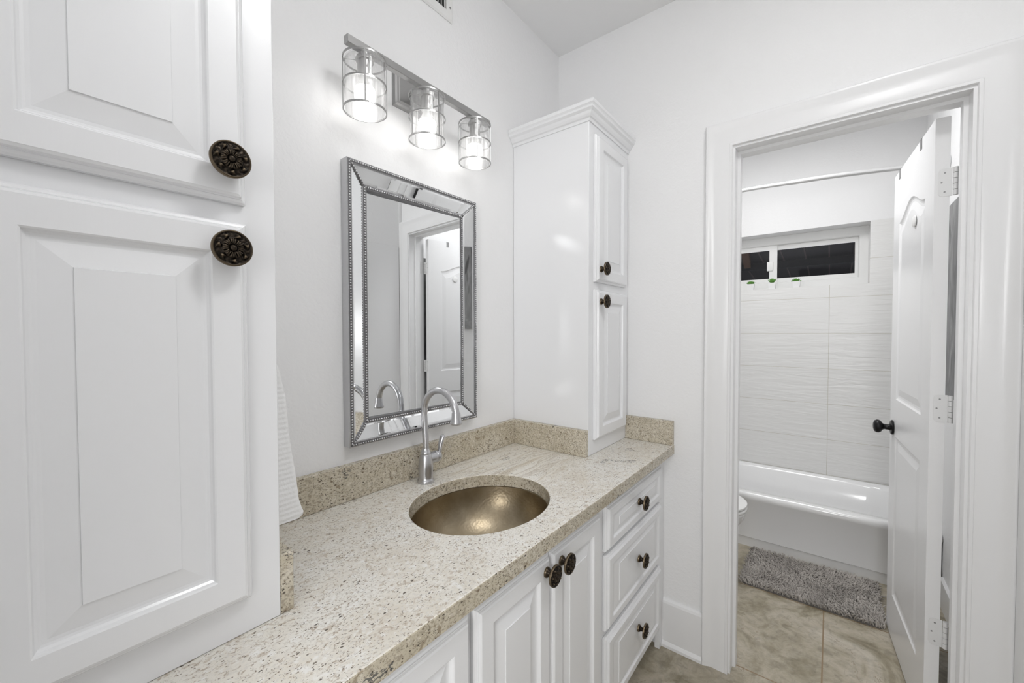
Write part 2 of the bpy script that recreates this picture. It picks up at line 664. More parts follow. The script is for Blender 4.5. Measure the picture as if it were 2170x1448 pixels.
# ------------------------------------------------------------------ shell
bm = BM(); box(bm, -3.6, 1.95, -3.2, 0.12, -0.08, 0.0)
struct('floor', bm, FLOOR)
bm = BM(); box(bm, -3.6, 1.95, -3.2, 0.12, H, H + 0.08)
struct('ceiling', bm, CEIL)
bm = BM(); box(bm, XL - 0.12, 1.95, 0.0, 0.12, 0, H)
struct('wall_back', bm, WALL)
bm = BM(); box(bm, XL - 0.12, XL, -0.62, 0.0, 0, H)
struct('wall_left', bm, WALL)
# end wall with the door opening
JT = 0.015
bm = BM()
box(bm, 0, WT, OY0 + JT, 0.0, 0, H)
box(bm, 0, WT, -1.478, OY1 - JT, 0, H)
box(bm, 0, WT, OY1 - JT, OY0 + JT, OZ + JT, H)
struct('wall_right', bm, WALL)
# wall on the camera's right, with a shallow unlit closet gap beside the casing
bm = BM()
box(bm, -3.60, -0.80, -1.60, -1.4822, 0, H)
struct('wall_front', bm, WALL)
bm = BM()  # closed box added behind the gap to keep light out
box(bm, -0.80, -0.02, -1.75, -1.70, 0, H)
box(bm, -0.80, -0.78, -1.70, -1.54, 0, H)
box(bm, 0.02, 0.06, -1.75, -1.479, 0, H)
struct('closet_light_block', bm, GAP_LIGHT_BLOCK)
bm = BM()
box(bm, -0.80, -0.0005, -1.535, -1.4822, 1.955, H)
box(bm, -0.022, -0.0005, -1.4822, -1.478, 1.955, H)
struct('wall_above_closet', bm, WALL)
# bathroom walls
WZ0, WZ1, WY0, WY1 = 1.652, 2.0595, -0.17, -1.267
bm = BM()
TL = 2.0595
XD = 1.99
for (y0, y1, z0, z1) in ((BR, 0.0, TL, H), ):
    box(bm, XB, XD, y0, y1, z0, z1)
struct('wall_far', bm, WALL)
bm = BM()
box(bm, XB, XD, BR, WY1, 0.0, TL)
box(bm, XB, XD, WY0, 0.0, 0.0, TL)
box(bm, XB, XD, WY1, WY0, 0.0, WZ0)
struct('wall_tile', bm, TILE)
bm = BM(); box(bm, WT, XD, BR - 0.1, BR, 0, H)
struct('wall_bathroom', bm, WALL)

# door jamb and casing
def casing_sweep(bm, prof, xsign=-1, x0=0.0, yl=None, yr=None, zt=None):
    """profile [(distance outward from the opening edge, protrusion)] swept up, across, down with mitres"""
    loops = []
    for d, p in prof:
        x = x0 + xsign * p
        loops.append([(x, yl + d, 0.0), (x, yl + d, zt + d), (x, yr - d, zt + d), (x, yr - d, 0.0)])
    # vertices across the profile, bridged open
    n = len(prof)
    rows = [[bm.verts.new(L[i]) for L in loops] for i in range(4)]
    for a, b in zip(rows, rows[1:]):
        for i in range(n - 1):
            bm.faces.new((a[i], a[i + 1], b[i + 1], b[i]))
    for r in (rows[0], rows[-1]):
        bm.faces.new(r)


CAS = [(0.0, -0.002), (0.0, 0.009), (0.002, 0.0115), (0.009, 0.012), (0.0105, 0.0105), (0.0125, 0.0115), (0.030, 0.0125), (0.045, 0.0116), (0.055, 0.0112),
       (0.065, 0.0128), (0.074, 0.0168), (0.081, 0.0205), (0.0855, 0.022), (0.0895, 0.0213), (0.092, 0.018), (0.093, 0.013), (0.093, -0.002)]
bm = BM()
casing_sweep(bm, CAS, -1, 0.0, OY0 + 0.008, OY1 - 0.008, OZ + 0.008)
struct('trim_1', bm, TRIM, smooth=40)
bm = BM()
box(bm, -0.0015, WT + 0.001, OY0, OY0 + JT, 0, OZ)
box(bm, -0.0015, WT + 0.001, OY1 - JT, OY1, 0, OZ)
box(bm, -0.0015, WT + 0.001, OY1 - JT, OY0 + JT, OZ, OZ + JT)
box(bm, 0.045, 0.080, OY0 - 0.011, OY0, 0, OZ - 0.011)
box(bm, 0.045, 0.080, OY1, OY1 + 0.011, 0, OZ - 0.011)
box(bm, 0.045, 0.080, OY1, OY0, OZ - 0.011, OZ)
struct('trim_2', bm, TRIM)
# baseboard between vanity and casing
bm = BM()
y0, y1 = OY0 + 0.008 + 0.093, -0.5225
pr = [(0, 0), (0.022, 0.0), (0.022, 0.012), (0.016, 0.022), (0.014, 0.024), (0.014, 0.185), (0.011, 0.194), (0.006, 0.199), (0, 0.2)]
bridge(bm, [[(-p, y0, z) for p, z in pr], [(-p, y1, z) for p, z in pr]], True, True, True)
struct('baseboard_right', bm, TRIM)
bm = BM()
box(bm, WT, 1.10, BR, BR + 0.014, 0, 0.13)
struct('baseboard_bathroom', bm, TRIM)

# ------------------------------------------------------------------ knobs (prototype)
def knob_bm():
    bm = BM()
    R = 0.0255
    # stem and foot, axis -y, front of door at y=0
    lathe(bm, [(0.0125, 0.0005), (0.0125, -0.003), (0.0105, -0.006), (0.0072, -0.010), (0.0062, -0.015), (0.0075, -0.0195), (0.014, -0.0215)], (0, 0, 0), 'Y', 24)
    nt_, nr = 96, 30
    yb = -0.0215

    def h(r, a):
        # relief of rosette: boss, eight petals, scrolling leaves, plain rim
        base = 0.0075 - 0.0035 * r * r
        if r < 0.17:
            return base + 0.0022 * math.sqrt(max(0, 1 - (r / 0.17) ** 2))
        if r < 0.23:
            return base - 0.0012
        if r < 0.56:
            t = (r - 0.23) / 0.33
            w = abs(math.cos(4 * a)) ** 0.6
            return base + 0.0024 * w * math.sin(PI * min(1, t * 0.85 + 0.1)) - 0.0008 + 0.0005 * math.cos(24 * a) * w
        if r < 0.86:
            t = (r - 0.56) / 0.30
            ph = a + 0.18 * math.sin(PI * t)
            w = max(0.0, math.cos(7 * ph + PI)) ** 0.7
            w2 = max(0.0, math.cos(14 * ph)) ** 1.5
            return base - 0.0016 + 0.0044 * w * math.sin(PI * t) + 0.0012 * w2 * t
        if r < 0.90:
            return base - 0.0006
        return base + 0.0008 * math.cos((r - 0.95) / 0.05 * PI / 2)
    rings = []
    back = [(R * 0.55 * math.cos(2 * PI * i / nt_), yb, R * 0.55 * math.sin(2 * PI * i / nt_)) for i in range(nt_)]
    rim0 = [(R * math.cos(2 * PI * i / nt_), yb - 0.0012, R * math.sin(2 * PI * i / nt_)) for i in range(nt_)]
    rings += [back, rim0]
    for k in range(nr, 0, -1):
        r = k / nr
        rings.append([(R * r * math.cos(2 * PI * i / nt_), yb - 0.002 - h(r, 2 * PI * i / nt_), R * r * math.sin(2 * PI * i / nt_)) for i in range(nt_)])
    bridge(bm, rings, True, True, True)
    return bm


KNOB = None


def add_knob(x, y, z, parent):
    global KNOB
    if KNOB is None:
        bm = knob_bm()
        bmesh.ops.translate(bm, verts=bm.verts, vec=(x, y, z))
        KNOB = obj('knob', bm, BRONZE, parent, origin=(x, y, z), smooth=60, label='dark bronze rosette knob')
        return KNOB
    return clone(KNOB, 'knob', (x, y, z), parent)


# ------------------------------------------------------------------ tall cabinets on the counter
def tower(xl, xr, label, doors, crown_sides):
    t = thing('tall_cabinet', label, 'cabinet', ((xl + xr) / 2, -TD / 2, CT), None)
    zk, zt = 2.128, 2.178
    bm = BM()
    box(bm, xl, xr, -TD, -0.001, CT + 0.0005, 2.15, 0.0012, 1)
    obj('carcass', bm, CAB, t)
    # crown moulding
    pr = [(0.0, 2.118), (0.004, 2.118), (0.005, 2.124), (0.007, 2.128), (0.012, 2.131), (0.017, 2.138), (0.021, 2.146), (0.027, 2.151), (0.029, 2.153),
          (0.030, 2.160), (0.033, 2.164), (0.035, 2.166), (0.035, 2.178), (0.0, 2.178)]
    bm = BM()
    rows = []
    for o, z in pr:
        L = []
        if crown_sides[0]: L += [(xl - o, -0.001, z), (xl - o, -TD - o, z)]
        else: L += [(xl, -TD - o, z)]
        if crown_sides[1]: L += [(xr + o, -TD - o, z), (xr + o, -0.001, z)]
        else: L += [(xr, -TD - o, z)]
        rows.append([bm.verts.new(p) for p in L])
    m = len(rows[0])
    for a, b in zip(rows, rows[1:] + rows[:1]):
        for i in range(m - 1):
            bm.faces.new((a[i], a[i + 1], b[i + 1], b[i]))
    bm.faces.new([r[0] for r in rows]); bm.faces.new([r[-1] for r in rows])
    bmesh.ops.recalc_face_normals(bm, faces=bm.faces)
    obj('crown_moulding', bm, CAB, t)
    for (x0, x1, z0, z1, kx, kz) in doors:
        bm = BM()
        raised_panel(bm, x0, x1, z0, z1, -TD - T - 0.0005, DOOR_PROF)
        d = obj('door', bm, CAB, t)
        add_knob(kx, -TD - T - 0.0005, kz, d)
    return t


LX1 = -1.459
LX0 = LX1 - TW - 0.004
tower(LX0, LX1, 'white raised-panel tall cabinet in the left foreground, standing on the counter', [
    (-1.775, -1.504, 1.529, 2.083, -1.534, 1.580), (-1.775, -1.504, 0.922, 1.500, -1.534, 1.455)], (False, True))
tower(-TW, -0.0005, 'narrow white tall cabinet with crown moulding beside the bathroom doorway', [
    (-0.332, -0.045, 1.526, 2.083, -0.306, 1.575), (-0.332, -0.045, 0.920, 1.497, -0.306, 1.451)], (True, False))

# ------------------------------------------------------------------ vanity base
van = thing('vanity_cabinet', 'long white base cabinet with doors and drawers under the granite top', 'cabinet', (-0.9, -0.26, 0.0))
bm = BM()
box(bm, XL + 0.001, -0.001, VF, VF + 0.02, 0.10, CB - 0.0005)
box(bm, -0.045, -0.001, VF, VF + 0.02, 0.0, 0.10)
box(bm, -0.02, -0.001, VF + 0.02, -0.002, 0.0, CB - 0.0005)
box(bm, XL + 0.001, XL + 0.02, VF + 0.02, -0.002, 0.0, CB - 0.0005)
box(bm, XL + 0.02, -0.02, VF + 0.02, -0.002, 0.10, 0.12)
box(bm, XL + 0.02, -0.02, -0.012, -0.002, 0.12, CB - 0.0005)
obj('carcass', bm, CAB, van)
bm = BM(); box(bm, XL + 0.02, -0.046, -0.462, -0.447, 0.0, 0.0995)
obj('toe_kick', bm, CAB, van)
yf = VF - T - 0.0005
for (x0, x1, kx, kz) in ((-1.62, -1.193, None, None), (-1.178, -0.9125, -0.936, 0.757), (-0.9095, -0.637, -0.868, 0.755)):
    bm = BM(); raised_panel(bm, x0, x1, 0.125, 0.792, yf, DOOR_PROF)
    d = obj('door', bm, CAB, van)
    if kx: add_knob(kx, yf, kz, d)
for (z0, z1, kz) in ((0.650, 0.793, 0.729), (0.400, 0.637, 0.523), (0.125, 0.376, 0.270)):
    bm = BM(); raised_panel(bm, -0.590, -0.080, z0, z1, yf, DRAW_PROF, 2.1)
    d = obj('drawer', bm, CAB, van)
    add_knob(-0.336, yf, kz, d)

# ------------------------------------------------------------------ granite counter with splashes
SX, SY, SA, SB = -0.906, -0.306, 0.2105, 0.1805
ct = thing('countertop', 'cream speckled granite countertop with low splashes and oval sink cut-out', 'countertop', (-0.9, -0.28, CB))
bm = BM()
X0, X1, Y0, Y1 = XL + 0.001, -0.0008, -CD, -0.0005
angs = [2 * PI * i / 128 for i in range(128)] + [math.atan2(y - SY, x - SX) % (2 * PI) for x in (X0, X1) for y in (Y0, Y1)]
angs = sorted(angs)


def rect_pt(a, ins=0.0):
    c, s = math.cos(a), math.sin(a)
    ts = []
    if abs(c) > 1e-9: ts.append(((X1 - ins if c > 0 else X0 + ins) - SX) / c)
    if abs(s) > 1e-9: ts.append(((Y1 - ins if s > 0 else Y0 + ins) - SY) / s)
    t = min(t for t in ts if t > 0)
    return (SX + c * t, SY + s * t)


def ell_pt(a, k=0.0):
    c, s = math.cos(a), math.sin(a)
    A, B = SA + k, SB + k
    r = 1 / math.sqrt((c / A) ** 2 + (s / B) ** 2)
    return (SX + c * r, SY + s * r)


ch = 0.003
loops = [
    [(*ell_pt(a, 0.0), CB) for a in angs],
    [(*ell_pt(a, 0.0), CT - ch) for a in angs],
    [(*ell_pt(a, ch * 0.3), CT - ch * 0.3) for a in angs],
    [(*ell_pt(a, ch), CT) for a in angs],
    [(*rect_pt(a, ch), CT) for a in angs],
    [(*rect_pt(a, ch * 0.3), CT - ch * 0.3) for a in angs],
    [(*rect_pt(a, 0), CT - ch) for a in angs],
    [(*rect_pt(a, 0), CB) for a in angs],
]
bridge(bm, loops + [loops[0]], True)
bmesh.ops.remove_doubles(bm, verts=bm.verts, dist=1e-6)
sl = obj('slab', bm, [GRAN, GRAN_SHADED], ct)
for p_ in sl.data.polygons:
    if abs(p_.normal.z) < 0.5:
        p_.material_index = 1  # upright faces take the copy with shade in its colour
SP, ZS = 0.0217, 0.9633
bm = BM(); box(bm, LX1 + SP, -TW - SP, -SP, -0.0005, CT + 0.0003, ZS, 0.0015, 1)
obj('backsplash', bm, GRAN_SHADED, ct)
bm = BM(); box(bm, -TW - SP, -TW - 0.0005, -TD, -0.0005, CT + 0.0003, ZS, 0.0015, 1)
obj('side_splash', bm, GRAN_SHADED, ct)
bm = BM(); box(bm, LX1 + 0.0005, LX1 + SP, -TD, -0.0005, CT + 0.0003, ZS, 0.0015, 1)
obj('side_splash', bm, GRAN_SHADED, ct)
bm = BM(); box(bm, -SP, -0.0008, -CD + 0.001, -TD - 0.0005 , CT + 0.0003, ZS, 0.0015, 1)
obj('side_splash', bm, GRAN_SHADED, ct)

# ------------------------------------------------------------------ sink
sk = thing('sink', 'oval hammered bronze undermount sink basin', 'sink', (SX, SY, CB - 0.15))
bm = BM()
nn = 128
prof = [(0.016, 0.0), (0.003, 0.0), (0.0, -0.002)] + [(-0.150 * (1 - math.cos(t)), -0.002 - 0.150 * math.sin(t)) for t in [PI / 2 * i / 14 for i in range(1, 15)]]
loops = []
for k, z in prof:
    loops.append([(SX + (SA + k) * math.cos(2 * PI * i / nn), SY + (SB + k) * math.sin(2 * PI * i / nn), CB - 0.0008 + z) for i in range(nn)])
# outer skin so the basin has thickness
for k, z in reversed(prof):
    kk = k + 0.0 if k == 0.016 else k
    loops.append([(SX + (SA + kk) * math.cos(2 * PI * i / nn), SY + (SB + kk) * math.sin(2 * PI * i / nn), CB - 0.0028 + z) for i in range(nn)])
bridge(bm, loops + [loops[0]], True)
bmesh.ops.remove_doubles(bm, verts=bm.verts, dist=1e-6)
obj('basin', bm, HAMM, sk, smooth=50)
bm = BM(); lathe(bm, [(0.058, -0.1545), (0.058, -0.1515), (0.046, -0.1505), (0.030, -0.1515), (0.027, -0.160), (0.005, -0.160)], (SX, SY, CB), 'Z', 32)
# scaled drain opening to the oval floor
obj('drain', bm, HAMM, sk, smooth=40)

# ------------------------------------------------------------------ faucet
FX, FY = -0.915, -0.075
fa = thing('faucet', 'brushed nickel gooseneck faucet behind the oval sink', 'faucet', (FX, FY, CT))
bm = BM()
lathe(bm, [(0.0255, 0.0004), (0.0262, 0.004), (0.0258, 0.009), (0.0232, 0.012), (0.0225, 0.016), (0.0222, 0.024), (0.0228, 0.036), (0.0232, 0.050), (0.0224, 0.064), (0.0200, 0.078),
           (0.0172, 0.088), (0.0160, 0.090), (0.0166, 0.093), (0.0150, 0.097), (0.0122, 0.102), (0.0112, 0.106), (0.0108, 0.108)], (FX, FY, CT), 'Z', 40)
obj('body', bm, NICKEL, fa, smooth=40)
bm = BM()
path = [(FX, FY, 0.965), (FX, FY + 0.000, 1.00), (FX, FY + 0.003, 1.04), (FX, FY + 0.006, 1.075)]
cy, cz, R = -0.1415, 1.087, 0.0715
for i in range(0, 21):
    a = PI - (PI * 1.0) * i / 20 * 0.97
    path.append((FX, cy - R * math.cos(a), cz + R * math.sin(a)))
# direction: a from PI (towards wall) to 0 (towards room); flip so the tip is at -y
path = path[:4] + [(FX, 2 * cy - p[1], p[2]) for p in path[4:]] if path[4][1] < cy else path
pts = catmull(path, 3)
obj_r = [0.0098 + 0.0009 * min(1, max(0, (i - 12) / 30)) for i in range(len(pts))]
tube(bm, pts, obj_r, 24)
obj('spout', bm, NICKEL, fa, smooth=40)
tip = pts[-1]
bm = BM()
lathe(bm, [(0.0115, 0.004), (0.0126, 0.001), (0.0130, -0.004), (0.0134, -0.011), (0.0150, -0.020), (0.0172, -0.025), (0.0176, -0.029), (0.0160, -0.0325), (0.010, -0.0325), (0.010, -0.026)], (tip.x, tip.y, tip.z + 0.003), 'Z', 32)
obj('spout_head', bm, NICKEL, fa, smooth=40)
bm = BM()
hz = CT + 0.072
lathe(bm, [(0.0175, 0.004), (0.0180, 0.016), (0.0178, 0.032), (0.0165, 0.038), (0.0180, 0.0405), (0.0182, 0.046), (0.0165, 0.053), (0.0115, 0.059), (0.004, 0.061)], (FX, FY, hz), 'X', 32)
obj('handle_hub', bm, NICKEL, fa, smooth=40)
bm = BM()
lv = catmull([(FX + 0.047, FY - 0.002, hz - 0.008), (FX + 0.053, FY - 0.004, hz + 0.010), (FX + 0.056, FY - 0.005, hz + 0.032), (FX + 0.062, FY - 0.006, hz + 0.052), (FX + 0.070, FY - 0.006, hz + 0.066)], 6)
nr = len(lv)
tube(bm, lv, [0.0064 + 0.0042 * (i / (nr - 1)) ** 1.3 if i < nr - 4 else (0.0104, 0.0098, 0.0074, 0.0022)[i - nr + 4] for i in range(nr)], 16, True, 0.8)
obj('handle_lever', bm, NICKEL, fa, smooth=50)

# ------------------------------------------------------------------ mirror
MX0, MX1, MZ0, MZ1 = -1.1453, -0.6325, 1.0145, 1.8144
MY = -0.0322
mi = thing('wall_mirror', 'rectangular beaded silver mirror with mirrored frame strips above the sink', 'mirror', ((MX0 + MX1) / 2, -0.015, MZ0))
bm = BM()


def rectloop(ins, y):
    return [(MX0 + ins, y, MZ0 + ins), (MX1 - ins, y, MZ0 + ins), (MX1 - ins, y, MZ1 - ins), (MX0 + ins, y, MZ1 - ins)]


bridge(bm, [rectloop(0.0, -0.0005), rectloop(0.0, MY + 0.001), rectloop(0.001, MY), rectloop(0.0125, MY), rectloop(0.0125, MY + 0.003), rectloop(0.056, MY + 0.0180), rectloop(0.056, MY + 0.0155),
            rectloop(0.068, MY + 0.0155), rectloop(0.068, -0.0015)], True)
bridge(bm, [rectloop(0.0, -0.0005), rectloop(0.068, -0.0005)], True)
obj('frame', bm, SILVER, mi)
# four mirrored strips
def strip(c, name):
    """c = 4 corner points (outer a, outer b, inner b, inner a) -> bevelled glass strip"""
    bm = BM()
    C = [Vector(p) for p in c]
    n = (C[1] - C[0]).cross(C[3] - C[0]).normalized()
    if n.y > 0: n = -n
    ctr = sum(C, Vector()) / 4
    def inset(d):
        out = []
        for i in range(4):
            p, a, b = C[i], C[i - 1], C[(i + 1) % 4]
            e1 = (a - p).normalized(); e2 = (b - p).normalized()
            s = e1.cross(e2).length
            out.append(p + (e1 + e2) * (d / s))
        return out
    bridge(bm, [[p + n * 0.0004 for p in inset(0.0022)], [p + n * 0.0012 for p in inset(0.0022)], [p + n * 0.0017 for p in inset(0.007)]], True, False, True)
    obj(name, bm, MIRROR, mi)


o_, i_ = rectloop(0.0125, MY + 0.003), rectloop(0.056, MY + 0.0180)
for k in range(4):
    j = (k + 1) % 4
    strip((o_[k], o_[j], i_[j], i_[k]), 'mirror_strip')


def beads(bm, p, q, step, r, ends=(0.0, 0.0)):
    p, q = Vector(p), Vector(q)
    L = (q - p).length
    n = max(1, round(L / step))
    for i in range(n):
        c = p.lerp(q, (i + 0.5) / n)
        lathe(bm, [(r * math.cos(t), -r * math.sin(t)) for t in (-0.6, 0.0, 0.5, 0.95, 1.35)], c, 'Y', 10)


bm = BM()
L = rectloop(0.0066, MY - 0.0012)
for k in range(4): beads(bm, L[k], L[(k + 1) % 4], 0.0076, 0.0028)
obj('outer_beading', bm, SILVER, mi, smooth=80)
bm = BM(); bridge(bm, [rectloop(0.0022, MY - 0.0003), rectloop(0.0118, MY - 0.0003), rectloop(0.0118, MY - 0.00005), rectloop(0.0022, MY - 0.00005), rectloop(0.0022, MY - 0.0003)], True)
bmesh.ops.remove_doubles(bm, verts=bm.verts, dist=1e-6)
obj('outer_channel', bm, SILVERD, mi)
bm = BM()
L2 = rectloop(0.062, MY + 0.0143)
for k in range(4): beads(bm, L2[k], L2[(k + 1) % 4], 0.0076, 0.0028)
obj('inner_beading', bm, SILVER, mi, smooth=80)
bm = BM(); bridge(bm, [rectloop(0.0572, MY + 0.0152), rectloop(0.0683, MY + 0.0152), rectloop(0.0683, -0.003), rectloop(0.0682, -0.003), rectloop(0.0682, MY + 0.01545), rectloop(0.0572, MY + 0.01545), rectloop(0.0572, MY + 0.0152)], True)
bmesh.ops.remove_doubles(bm, verts=bm.verts, dist=1e-6)
obj('inner_channel', bm, SILVERD, mi)
for k in range(4):
    bm = BM()
    a, b = Vector(L[k]), Vector(L2[k])
    a = a.lerp(b, 0.10); b = a.lerp(b, 0.94)
    d = (b - a).normalized()
    beads(bm, a + Vector((0, -0.0022, 0)), b + Vector((0, -0.0022, 0)), 0.0076, 0.0028)
    obj('corner_beading', bm, SILVER, mi, smooth=60)
    bm = BM(); tube(bm, [a + Vector((0, 0.002, 0)), b + Vector((0, 0.002, 0))], 0.0042, 8)
    obj('corner_channel', bm, SILVERD, mi)
# main glass, hung a touch out of true (rotated about z)
bm = BM()
tilt = math.radians(2.0)
cx = (MX0 + MX1) / 2
def gy(x): return -0.0085 - (x - cx) * math.tan(tilt)
a, b = MX0 + 0.068, MX1 - 0.068
z0, z1 = MZ0 + 0.068, MZ1 - 0.068
fr = [(a, gy(a), z0), (b, gy(b), z0), (b, gy(b), z1), (a, gy(a), z1)]
bk = [(p[0], -0.0012, p[2]) for p in fr]
bridge(bm, [bk, fr], True, True, True)
obj('mirror_glass', bm, MIRROR, mi)

# ------------------------------------------------------------------ vanity light
BYC = -0.100
vl = thing('vanity_light', 'satin nickel wall light bar with three caged glass shades above the mirror', 'light fixture', (-0.913, -0.05, 1.91))
bm = BM(); box(bm, -1.184, -0.642, BYC - 0.0095, BYC + 0.0095, 2.067, 2.0885, 0.0015, 1)
obj('bar', bm, STEEL, vl)
bm = BM()
px0, px1, pz0, pz1 = -0.975, -0.851, 2.035, 2.160
bridge(bm, [[(px0 + i, y, pz0 + i), (px1 - i, y, pz0 + i), (px1 - i, y, pz1 - i), (px0 + i, y, pz1 - i)] for i, y in
            ((0, -0.0005), (0, -0.004), (0.004, -0.010), (0.010, -0.014), (0.011, -0.020), (0.014, -0.022))], True, True, True)
obj('wall_plate', bm, STEEL, vl)
bm = BM(); box(bm, -0.926, -0.900, BYC + 0.0095, -0.022, 2.068, 2.0875, 0.001, 1)
obj('arm', bm, STEEL, vl)
sh0 = None
for sx in (-1.1305, -0.921, -0.7115):
    c = (sx, BYC, 0)
    bm = BM()
    lathe(bm, [(0.0135, 2.067), (0.0135, 2.059), (0.020, 2.058), (0.0235, 2.052), (0.0235, 2.047), (0.0185, 2.046), (0.0185, 2.008), (0.014, 2.008)], c, 'Z', 32)
    so = obj('socket', bm, STEEL, vl, smooth=40)
    bm = BM()
    r0, r1 = 0.0505, 0.0482
    lathe(bm, [(0.024, 2.0485), (r0 - 0.003, 2.0485), (r0, 2.045), (r0, 1.917), (r1, 1.917), (r1, 2.044), (0.024, 2.0462)], c, 'Z', 48, False, False)
    sh = obj('glass_shade', bm, GLASS, vl, smooth=60)
    bm = BM()
    rc = 0.0555
    for zz in (2.048, 1.984, 1.918):
        loops = []
        for (rr, dz) in ((rc, 0.0022), (rc, -0.0022), (rc - 0.0026, -0.0022), (rc - 0.0026, 0.0022)):
            loops.append([(sx + rr * math.cos(2 * PI * i / 48), BYC + rr * math.sin(2 * PI * i / 48), zz + dz) for i in range(48)])
        bridge(bm, loops + [loops[0]], True)
    for k in range(4):
        a = math.radians(-122 + 90 * k) if sx < -1.0 else math.radians(-92 + 90 * k) if sx < -0.8 else math.radians(-128 + 90 * k)
        ca, sa = math.cos(a), math.sin(a)
        q = []
        for (rr, t) in ((rc, -0.002), (rc, 0.002), (rc - 0.0024, 0.002), (rc - 0.0024, -0.002)):
            q.append((sx + rr * ca - t * sa, BYC + rr * sa + t * ca))
        bridge(bm, [[(x, y, 1.918) for x, y in q], [(x, y, 2.048) for x, y in q]], True, True, True)
    # spokes joining the cage's top ring to the socket
    for k in range(4):
        a = math.radians(45 + 90 * k)
        ca, sa = math.cos(a), math.sin(a)
        tube(bm, [(sx + 0.022 * ca, BYC + 0.022 * sa, 2.0505), (sx + 0.0545 * ca, BYC + 0.0545 * sa, 2.0505)], 0.0008, 6)
    bmesh.ops.remove_doubles(bm, verts=bm.verts, dist=1e-6)
    obj('cage', bm, STEEL, vl)
    bm = BM()
    lathe(bm, [(0.0125, 2.012), (0.0135, 2.000), (0.0165, 1.992), (0.021, 1.985), (0.0245, 1.976)], c, 'Z', 24)
    bl = obj('bulb', bm, PLASTIC, vl, smooth=50)
    bm = BM()
    lathe(bm, [(0.0245, 1.9757), (0.0265, 1.966), (0.0268, 1.956), (0.0250, 1.945), (0.0205, 1.936), (0.0125, 1.930), (0.004, 1.928)], c, 'Z', 24)
    obj('lit_globe', bm, EMIT, bl, smooth=60)

# ------------------------------------------------------------------ air register high on the mirror wall
av = thing('air_vent', 'white louvered air register high on the wall above the light bar', 'vent', (-0.85, -0.004, 2.428))
vx0, vx1, vz0, vz1 = -0.975, -0.722, 2.428, 2.585
bm = BM()
def vrect(i, y): return [(vx0 + i, y, vz0 + i), (vx1 - i, y, vz0 + i), (vx1 - i, y, vz1 - i), (vx0 + i, y, vz1 - i)]
bridge(bm, [vrect(0, -0.0004), vrect(0.0, -0.003), vrect(0.005, -0.0075), vrect(0.030, -0.0075), vrect(0.030, -0.0004)], True)
obj('frame', bm, PLASTIC, av)
bm = BM(); box(bm, vx0 + 0.0295, vx1 - 0.0295, -0.0012, -0.0004, vz0 + 0.0295, vz1 - 0.0295)
obj('duct_opening', bm, DARK, av)
bm = BM()
nx = 13
for i in range(nx):
    x = vx0 + 0.0295 + (i + 0.5) * (vx1 - vx0 - 0.059) / nx
    q = [(-0.0052, -0.0075), (-0.0040, -0.0078), (0.0040, -0.0016), (0.0030, -0.0013)]
    bridge(bm, [[(x + u, y, vz0 + 0.030) for u, y in q], [(x + u, y, vz1 - 0.030) for u, y in q]], True, True, True)
obj('louvers', bm, PLASTIC, av)
bm = BM(); lathe(bm, [(0.004, -0.0073), (0.0035, -0.009), (0.001, -0.0092)], (vx1 - 0.014, 0, vz0 + 0.045), 'Y', 12)
obj('screw', bm, SCREW, av, smooth=40)

# ------------------------------------------------------------------ towel on a ring on the side of the left cabinet
tr = thing('towel_hook', 'nickel hook on the side of the left tall cabinet above the white towel', 'hook', (LX1 + 0.001, -0.16, 1.30))
bm = BM()
lathe(bm, [(0.020, 0.0005), (0.020, 0.005), (0.009, 0.008), (0.007, 0.020), (0.010, 0.023), (0.004, 0.025)], (LX1, -0.16, 1.3305), 'X', 20)
obj('mount', bm, NICKEL, tr, smooth=40)
prof = [(1.308, -1.438), (1.302, -1.428), (1.288, -1.417), (1.263, -1.409), (1.240, -1.405), (1.212, -1.400), (1.175, -1.398), (1.138, -1.396), (1.100, -1.392), (1.071, -1.388), (1.042, -1.384), (1.008, -1.380), (0.990, -1.375), (0.980, -1.371), (0.974, -1.372), (0.970, -1.378)]
bm = BM()
loops = []
for k, (z, x) in enumerate(prof):
    t = (1.308 - z) / 0.34
    yf_, yb_ = -0.248 - 0.006 * t, -0.085
    L = rrect(LX1 + 0.002, x, yf_, yb_, min(0.009, (x - LX1 - 0.002) * 0.45), z, 5)
    L = [(p[0] + 0.0022 * math.sin(p[1] * 110 + z * 9) * (1 if p[0] > LX1 + 0.008 else 0), p[1], p[2] + (0.003 * math.sin(p[1] * 60) if k > 10 else 0)) for p in L]
    loops.append(L)
bridge(bm, loops, True, True, True)
tw = obj('hand_towel', bm, TOWEL, None, smooth=60)
tag(tw, 'white ribbed hand towel hanging between the left tall cabinet and the mirror wall', 'towel')

# ------------------------------------------------------------------ bathroom door
dx0 = 0.122
ang = math.radians(3.9)
DL, DT = 0.602, 0.035
dh = Vector((dx0, -1.327, 0.0))
ux = Vector((math.cos(ang), math.sin(ang), 0))      # along the leaf
uy = Vector((-math.sin(ang), math.cos(ang), 0))     # out of the visible face


def dl(s, n, z): return dh + ux * s + uy * n + Vector((0, 0, z))


door = thing('door_1', 'white two-panel interior door standing open into the bathroom', 'door', (dx0, -1.34, 0.0), kind='structure')
Z0, Z1 = 0.012, 2.012


def arch_loop(s0, s1, z0, z1, rise, ins, n=24):
    """panel outline with an ogee top (rise at the centre)"""
    a, b, c, d = s0 + ins, s1 - ins, z0 + ins, z1 - ins
    P = [(a, c), (b, c)]
    for i in range(n + 1):
        t = i / n
        s = b + (a - b) * t
        w = 0.5 - 0.5 * math.cos(2 * PI * t)
        P.append((s, d + rise * w))
    return P


bm = BM()
box_pts = []
